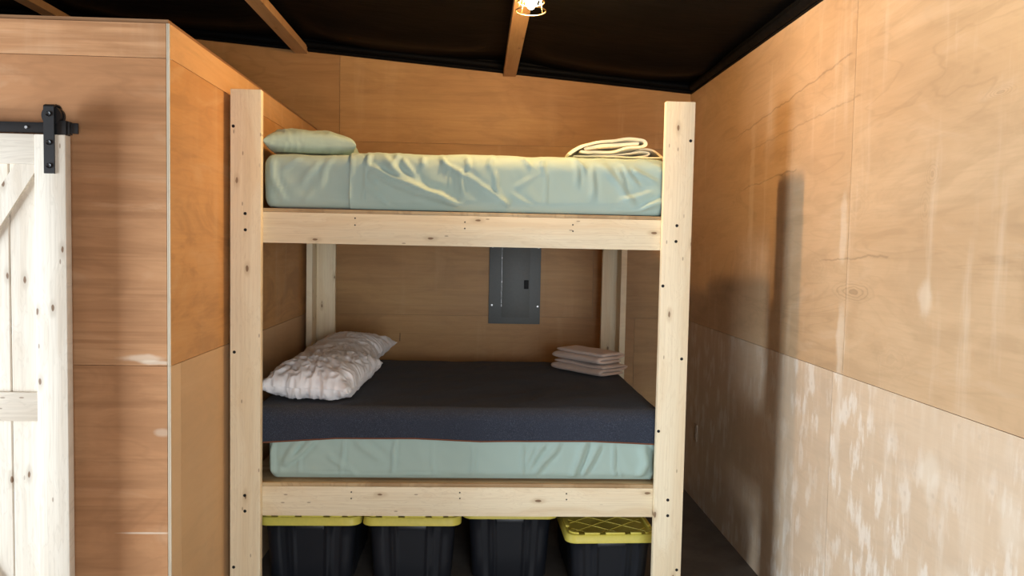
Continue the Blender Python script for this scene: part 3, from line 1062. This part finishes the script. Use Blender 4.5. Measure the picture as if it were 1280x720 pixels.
def tote(label, loc, rot, w, d, h):
    """w across, d deep, h tall: outer size of the lid and whole height"""
    root = thing('storage_tote', label, 'storage box', loc, rot, 'storage totes under the lower bunk')
    bw, bd = w - 0.045, d - 0.05
    bm = BM()
    loops = []
    for zz, k in ((0.0, 0.87), (0.006, 0.885), (h * 0.33, 0.92), (h * 0.66, 0.955), (h - 0.06, 0.985), (h - 0.055, 1.0), (h - 0.030, 1.0)):
        lp = []
        for (x, y, f, nx_, ny_) in rrect(bw * k, bd * (0.86 + 0.14 * (k - 0.8) / 0.2), 0.045 * k):
            o_ = 0.0
            if f is not None and 0.004 < zz < h - 0.058:
                f2 = f if ny_ < 0 or nx_ > 0 else 1 - f
                if 0.06 < f < 0.16 or 0.84 < f < 0.94:
                    o_ = -0.004
                elif 0.23 < f < 0.28 or 0.72 < f < 0.77:
                    o_ = 0.003
                elif 0.28 <= f <= 0.72:
                    o_ = -0.002
            lp.append(bm.verts.new((x + nx_ * o_, y + ny_ * o_, zz)))
        loops.append(lp)
    m = len(loops[0])
    bm.faces.new(loops[0][::-1])
    for a, b in zip(loops, loops[1:]):
        for i in range(m):
            bm.faces.new((a[i], a[(i + 1) % m], b[(i + 1) % m], b[i]))
    bm.faces.new(loops[-1])
    obj('body', bm, M['tote'], root, local=True, smooth=True)
    # lid: lip, rim, recessed plate with a diamond lattice
    bm = BM()
    loops = []
    for zz, ins in ((h - 0.046, 0.002), (h - 0.048, -0.004), (h - 0.042, -0.004), (h - 0.016, 0.001), (h - 0.010, 0.006), (h - 0.009, 0.020), (h - 0.016, 0.026), (h - 0.018, 0.034)):
        loops.append([bm.verts.new((x, y, zz)) for (x, y, f, a, b) in rrect(w - 2 * ins, d - 2 * ins, max(0.012, 0.05 - ins), 6, 8)])
    m = len(loops[0])
    for a, b in zip(loops, loops[1:]):
        for i in range(m):
            bm.faces.new((a[i], a[(i + 1) % m], b[(i + 1) % m], b[i]))
    bm.faces.new(loops[-1])
    bm.faces.new(loops[0][::-1])
    iw, idp = w / 2 - 0.040, d / 2 - 0.040
    zp = h - 0.018
    for sgn in (1, -1):
        for k in range(-9, 10):
            c = clip(-1.0 + k * 0.155, -sgn * 0.80, 1.0 + k * 0.155, sgn * 0.80, iw, idp)
            if c:
                x0_, y0_, x1_, y1_ = c
                v = Vector((x1_ - x0_, y1_ - y0_, 0))
                if v.length < 0.03:
                    continue
                nn = Vector((-v.y, v.x, 0)).normalized() * 0.0020
                A = [Vector((x0_, y0_, zp - 0.001)) + nn, Vector((x0_, y0_, zp - 0.001)) - nn, Vector((x1_, y1_, zp - 0.001)) - nn, Vector((x1_, y1_, zp - 0.001)) + nn]
                lo4 = [bm.verts.new(p) for p in A]
                hi4 = [bm.verts.new(p + Vector((0, 0, 0.0045)) - (nn * 0.4 if q in (0, 3) else -nn * 0.4)) for q, p in enumerate(A)]
                bm.faces.new(hi4)
                bm.faces.new(lo4[::-1])
                for q in range(4):
                    bm.faces.new((lo4[q], lo4[(q + 1) % 4], hi4[(q + 1) % 4], hi4[q]))
    # raised rim bars with gaps, and corner loops
    ry = d / 2 - 0.018
    rx = w / 2 - 0.018
    for sg in (-1, 1):
        for x0_, x1_ in ((-0.66, -0.30), (-0.16, 0.30), (0.44, 0.70)):
            box(bm, x0_ * rx, x1_ * rx, sg * ry - 0.009, sg * ry + 0.009, h - 0.0105, h, 0.003)
        for y0_, y1_ in ((-0.70, -0.30), (-0.18, 0.30), (0.42, 0.70)):
            box(bm, sg * rx - 0.009, sg * rx + 0.009, y0_ * ry, y1_ * ry, h - 0.0105, h, 0.003)
        for sy_ in (-1, 1):
            pts = []
            cx, cy = sg * (w / 2 - 0.060), sy_ * (d / 2 - 0.060)
            for q in range(9):
                a = math.radians(q * 90 / 8)
                pts.append((cx + sg * 0.044 * math.cos(a), cy + sy_ * 0.044 * math.sin(a)))
            for q in reversed(range(9)):
                a = math.radians(q * 90 / 8)
                pts.append((cx + sg * 0.026 * math.cos(a), cy + sy_ * 0.026 * math.sin(a)))
            prism(bm, pts, 'Z', h - 0.018, h - 0.001)
    obj('lid', bm, M['lid'], root, local=True, smooth=True, label='yellow snap lid with raised lattice')
    for sg in (-1, 1):     # moulded hand grips at the two ends
        bm = BM()
        box(bm, -0.07, 0.07, sg * (bd / 2 - 0.004) - 0.006, sg * (bd / 2 - 0.004) + 0.006, h - 0.080, h - 0.058, 0.004)
        obj('grip', bm, M['tote'], root, local=True, smooth=True)
    return root

D1 = 0.74
tote('black tote with yellow lid, cut off by the bed post beneath the pillows', (-0.806, 3.752 + D1 / 2, 0), 0.0, 0.495, D1, 0.366)
tote('tall black tote with yellow lid, directly next to the one beside the pillow-end post', (-0.302, 3.735 + D1 / 2, 0), 0.0, 0.478, D1, 0.372)
tote('tall black tote with yellow lid, standing directly next to the low lattice-topped tote', (0.188, 3.83 + D1 / 2, 0), 0.0, 0.475, D1, 0.374)
tote('lower black tote whose lattice-ridged yellow lid top shows below the rail', (0.675, 3.675 + 0.34, 0), 0.03, 0.452, 0.68, 0.312)

# ------------------------------------------------------------------ breaker panel and outlet
px0, px1, pz0, pz1 = 0.084, 0.452, 1.153, 1.80
pn = thing('breaker_panel', 'grey metal breaker panel mounted on the back wall behind the bunk', 'electrical panel', (0.268, YB, pz0))
bm = BM()
box(bm, px0, px1, YB - 0.016, YB + 0.0004, pz0, pz1, 0.003)
obj('cover', bm, M['panel'], pn, smooth=True)
bm = BM()
box(bm, px0 + 0.092, px1 - 0.078, YB - 0.021, YB - 0.0165, pz0 + 0.045, pz1 - 0.045, 0.0015)
dr = obj('door', bm, M['panel_door'], pn, smooth=True)
bm = BM()
box(bm, px1 - 0.118, px1 - 0.086, YB - 0.026, YB - 0.0215, 1.405, 1.468, 0.003)
obj('latch', bm, M['bolt'], dr, smooth=True, label='black latch')
bm = BM()
box(bm, px0 + 0.0898, px0 + 0.0910, YB - 0.0205, YB - 0.0165, pz0 + 0.12, pz1 - 0.05)
obj('hinge_rod', bm, M['zinc'], dr)
for z in (1.283, 1.453, 1.623):
    bm = BM()
    cyl(bm, (px0 + 0.0905, YB - 0.023, z - 0.006), 'Z', 0.0034, 0.012, 10)
    obj('hinge', bm, M['zinc'], dr)
for x, z in ((px0 + 0.022, 1.286), (px1 - 0.018, 1.280), (px0 + 0.022, 1.70), (px1 - 0.018, 1.70)):
    bm = BM()
    cyl(bm, (x, YB - 0.0155, z), 'Y', 0.006, -0.003, 14)
    obj('screw', bm, M['zinc'], pn)

ot = thing('wall_outlet', 'small tan wall outlet set low on the shaded plywood wall beyond the bed', 'outlet', (XR, 5.11, 0.41))
bm = BM()
box(bm, XR - 0.006, XR - 0.0006, 5.075, 5.145, 0.412, 0.528, 0.002)
obj('cover_plate', bm, M['plate'], ot, smooth=True)
for zc in (0.448, 0.492):
    bm = BM()
    box(bm, XR - 0.0085, XR - 0.0062, 5.094, 5.126, zc - 0.015, zc + 0.015, 0.001)
    obj('socket', bm, M['plate_dark'], ot, smooth=True)

# ------------------------------------------------------------------ sliding barn door and track
DY0, DY1 = 2.800, 2.838
DX0, DX1, DT = -2.190, -1.456, 2.064
door = thing('door_1', 'pale knotty pine sliding barn door with a diagonal brace, hung on a black track', 'door', ((DX0 + DX1) / 2, DY0, 0.02))
door['kind'] = 'structure'
bm = BM()
xs = [DX0 + 0.02 + i * 0.0945 for i in range(8)]
xs = [DX1 - 0.112 - 0.0935 * k for k in range(7)][::-1] + [DX1 - 0.01]
for a, b in zip(xs, xs[1:]):
    a2, b2 = a + 0.0006, b - 0.0006
    v = 0.004
    prism(bm, [(a2, DY0 + 0.036), (a2, DY0 + 0.018 + v), (a2 + v, DY0 + 0.018), (b2 - v, DY0 + 0.018), (b2, DY0 + 0.018 + v), (b2, DY0 + 0.036)], 'Z', 0.03, DT - 0.01)
obj('plank_panel', bm, M['door_z'], door)
for a, b in ((DX1 - 0.108, DX1), (DX0, DX0 + 0.108)):
    bm = BM()
    box(bm, a, b, DY0, DY1, 0.02, DT, 0.004)
    obj('stile', bm, M['door_z'], door, smooth=True)
IX0, IX1 = DX0 + 0.1085, DX1 - 0.1085
for z0, z1 in ((1.959, DT), (1.044, 1.148), (0.02, 0.20)):
    bm = BM()
    box(bm, IX0, IX1, DY0 + 0.002, DY0 + 0.0178, z0, z1, 0.002)
    obj('cross_rail', bm, M['door_x'], door, smooth=True)
def brace(xa, za, xb, zb, zlo, zhi):
    d = Vector((xb - xa, zb - za)).normalized()
    n = Vector((-d.y, d.x)) * 0.036
    P_ = [Vector((xa, za)) - d * 0.2 + n, Vector((xa, za)) - d * 0.2 - n, Vector((xb, zb)) + d * 0.2 - n, Vector((xb, zb)) + d * 0.2 + n]
    # clip the bar to the opening
    def cl(poly, inside, cut):
        out = []
        for p, q in zip(poly, poly[1:] + poly[:1]):
            if inside(p):
                out.append(p)
            if inside(p) != inside(q):
                out.append(cut(p, q))
        return out
    for ax, lim, s in ((0, IX0, 1), (0, IX1, -1), (1, zlo, 1), (1, zhi, -1)):
        P_ = cl(P_, lambda p: (p[ax] - lim) * s >= 0, lambda p, q: p + (q - p) * ((lim - p[ax]) / (q[ax] - p[ax])))
    bm = BM()
    prism(bm, [tuple(p) for p in P_], 'Y', DY0 + 0.004, DY0 + 0.0178)
    obj('diagonal_brace', bm, M['door_z'], door)
brace(IX0, 1.148 + 0.03, IX1 - 0.025, 1.959, 1.1485, 1.9585)
brace(IX0, 1.044 - 0.03, IX1 - 0.025, 0.200, 0.2005, 1.0435)
for hx in (-1.509, -2.137):
    bm = BM()
    # strap folded over the wheel: front plate, round head, rear tab
    zc, R_ = 2.134, 0.026
    pts = [(hx - 0.018, 1.927), (hx + 0.018, 1.927), (hx + 0.018, zc + 0.026), (hx + 0.018, zc + 0.0265), (hx - 0.018, zc + 0.0265)]
    prism(bm, pts, 'Y', DY0 - 0.0065, DY0 - 0.0005)
    arc = [(DY0 - 0.0065, zc + 0.0265), (DY0 - 0.004, zc + 0.0305), (DY0 + 0.002, zc + 0.0345), (DY0 + 0.012, zc + 0.037), (DY0 + 0.031, zc + 0.037), (DY0 + 0.042, zc + 0.0345), (DY0 + 0.047, zc + 0.0305), (DY0 + 0.050, zc + 0.0265),
           (DY0 + 0.044, zc + 0.0265), (DY0 + 0.038, zc + 0.030), (DY0 + 0.030, zc + 0.032), (DY0 + 0.014, zc + 0.032), (DY0 + 0.006, zc + 0.030), (DY0 - 0.0005, zc + 0.0265)]
    prism(bm, arc, 'X', hx - 0.018, hx + 0.018)
    box(bm, hx - 0.018, hx + 0.018, DY0 + 0.044, DY0 + 0.050, zc - 0.022, zc + 0.0266, 0.0)
    st = obj('hanger_strap', bm, M['black_metal'], door, smooth=True, label='black steel strap hanger')
    bm = BM()
    cyl(bm, (hx + 0.003, DY0 + 0.004, zc - 0.003), 'Y', 0.0335, 0.012, 32)
    cyl(bm, (hx + 0.003, DY0 + 0.016, zc - 0.003), 'Y', 0.0255, 0.010, 32)
    cyl(bm, (hx + 0.003, DY0 + 0.026, zc - 0.003), 'Y', 0.0335, 0.012, 32)
    obj('wheel', bm, M['black_metal'], st, smooth=True)
    for z in (2.134, 2.035, 1.954):
        bm = BM()
        cyl(bm, (hx, DY0 - 0.0066, z), 'Y', 0.0095, -0.004, 20, 0.0085, dome=-0.003)
        obj('bolt', bm, M['black_metal'], st, smooth=True)

RY0, RY1 = 2.8175, 2.8245
tr = thing('sliding_door_track', 'flat black steel track fixed to the plywood above the barn door', 'door track', (-2.2, YP, 2.07))
bm = BM()
box(bm, -3.05, -1.421, RY0, RY1, 2.0705, 2.1075, 0.001)
obj('rail', bm, M['black_metal'], tr, smooth=True)
for bx in (-1.598, -2.05, -2.50, -2.95):
    bm = BM()
    cyl(bm, (bx, RY0 - 0.0002, 2.089), 'Y', 0.0062, -0.004, 16, 0.005)
    obj('rail_bolt', bm, M['zinc'], tr, smooth=True, label='bright zinc bolt head')
    bm = BM()
    cyl(bm, (bx, RY1 + 0.0002, 2.089), 'Y', 0.011, YP - RY1 - 0.0015, 16)
    obj('spacer', bm, M['black_metal'], tr, smooth=True)
bm = BM()
box(bm, -1.500, -1.456, RY0 - 0.012, RY1 + 0.012, 2.064, 2.114, 0.002)
box(bm, -1.4555, -1.446, RY0 - 0.008, RY1 + 0.008, 2.066, 2.112, 0.002)
obj('end_stop', bm, M['black_metal'], tr, smooth=True)

# ------------------------------------------------------------------ caged ceiling light
LX, LY = 0.214, 3.43
lz = roof(0.2025) - 0.018
lt = thing('caged_ceiling_light', 'small wire cage light with a glowing bulb fixed under the middle rafter', 'light', (LX, LY, lz))
bm = BM()
cyl(bm, (LX, LY, lz - 0.001), 'Z', 0.042, -0.012, 32, 0.040)
cyl(bm, (LX, LY, lz - 0.013), 'Z', 0.022, -0.038, 24, 0.020)
obj('socket', bm, M['black_metal'], lt, smooth=True)
bm = BM()
prof = [(0.0, -0.052), (0.013, -0.052), (0.014, -0.070), (0.020, -0.088), (0.027, -0.108), (0.028, -0.122), (0.023, -0.138), (0.013, -0.151), (0.004, -0.157)]
loops = []
for r_, z_ in prof[1:]:
    loops.append([bm.verts.new((LX + r_ * math.cos(2 * math.pi * i / 20), LY + r_ * math.sin(2 * math.pi * i / 20), lz + z_)) for i in range(20)])
for a, b in zip(loops, loops[1:]):
    for i in range(20):
        bm.faces.new((a[i], a[(i + 1) % 20], b[(i + 1) % 20], b[i]))
bm.faces.new(loops[0])
bm.faces.new(loops[-1][::-1])
obj('bulb', bm, M['bulb'], lt, smooth='all', label='glowing warm bulb')
bm = BM()
def ring(r_, z_, n=36):
    tube(bm, [(LX + r_ * math.cos(2 * math.pi * i / n), LY + r_ * math.sin(2 * math.pi * i / n), lz + z_) for i in range(n)], 0.0026, 8, True)
zb_ = 2.735 - lz
ring(0.066, zb_)
ring(0.059, zb_ + 0.038)
ring(0.030, -0.030)
for k in range(4):
    a = math.radians(35 + 90 * k)
    tube(bm, [(LX + r_ * math.cos(a), LY + r_ * math.sin(a), lz + z_) for r_, z_ in ((0.024, -0.030), (0.042, -0.045), (0.055, -0.075), (0.060, zb_ + 0.038), (0.066, zb_))], 0.0022, 8)
obj('wire_cage', bm, M['brass'], lt, smooth='all', label='thin wire cage')

# ------------------------------------------------------------------ daylight
def area(name, loc, target, sx, sy, power, col):
    l = bpy.data.lights.new(name, 'AREA')
    l.shape = 'RECTANGLE'
    l.size, l.size_y = sx, sy
    l.energy = power
    l.color = col
    o = bpy.data.objects.new(name, l)
    C.objects.link(o)
    o.location = loc
    o.rotation_euler = (Vector(target) - Vector(loc)).to_track_quat('-Z', 'Y').to_euler()
    return o
area('daylight_side_opening', (-5.02, 1.3, 1.1), (0, 1.3, 1.1), 1.7, 2.1, 400, (0.80, 0.91, 1.0))
area('daylight_rear_door', (0.80, -1.52, 1.08), (0.80, 0, 1.08), 1.35, 2.1, 110, (0.85, 0.93, 1.0))

w = bpy.data.worlds.new('sky')
sc.world = w
w.use_nodes = True
w.node_tree.nodes['Background'].inputs[0].default_value = (0.75, 0.86, 1.0, 1)
w.node_tree.nodes['Background'].inputs[1].default_value = 0.6

# ------------------------------------------------------------------ camera
cam = bpy.data.cameras.new('camera')
cam.sensor_width = 36
cam.lens = 27.0857
cam.clip_start = 0.05
co = bpy.data.objects.new('camera', cam)
C.objects.link(co)
right = Vector((0.99882774, -0.04417317, 0.01979563))
down = Vector((0.01741654, -0.05360803, -0.99841016))
fwd = Vector((0.04516415, 0.99758454, -0.05277585))
m = Matrix((right, -down, -fwd)).transposed().to_4x4()
m.translation = Vector((0, 0, 1.70))
co.matrix_world = m
sc.camera = co

sc.view_settings.view_transform = 'Standard'
sc.view_settings.look = 'None'
sc.view_settings.exposure = 0.08
sc.view_settings.gamma = 1.0
sc.view_settings.use_curve_mapping = False
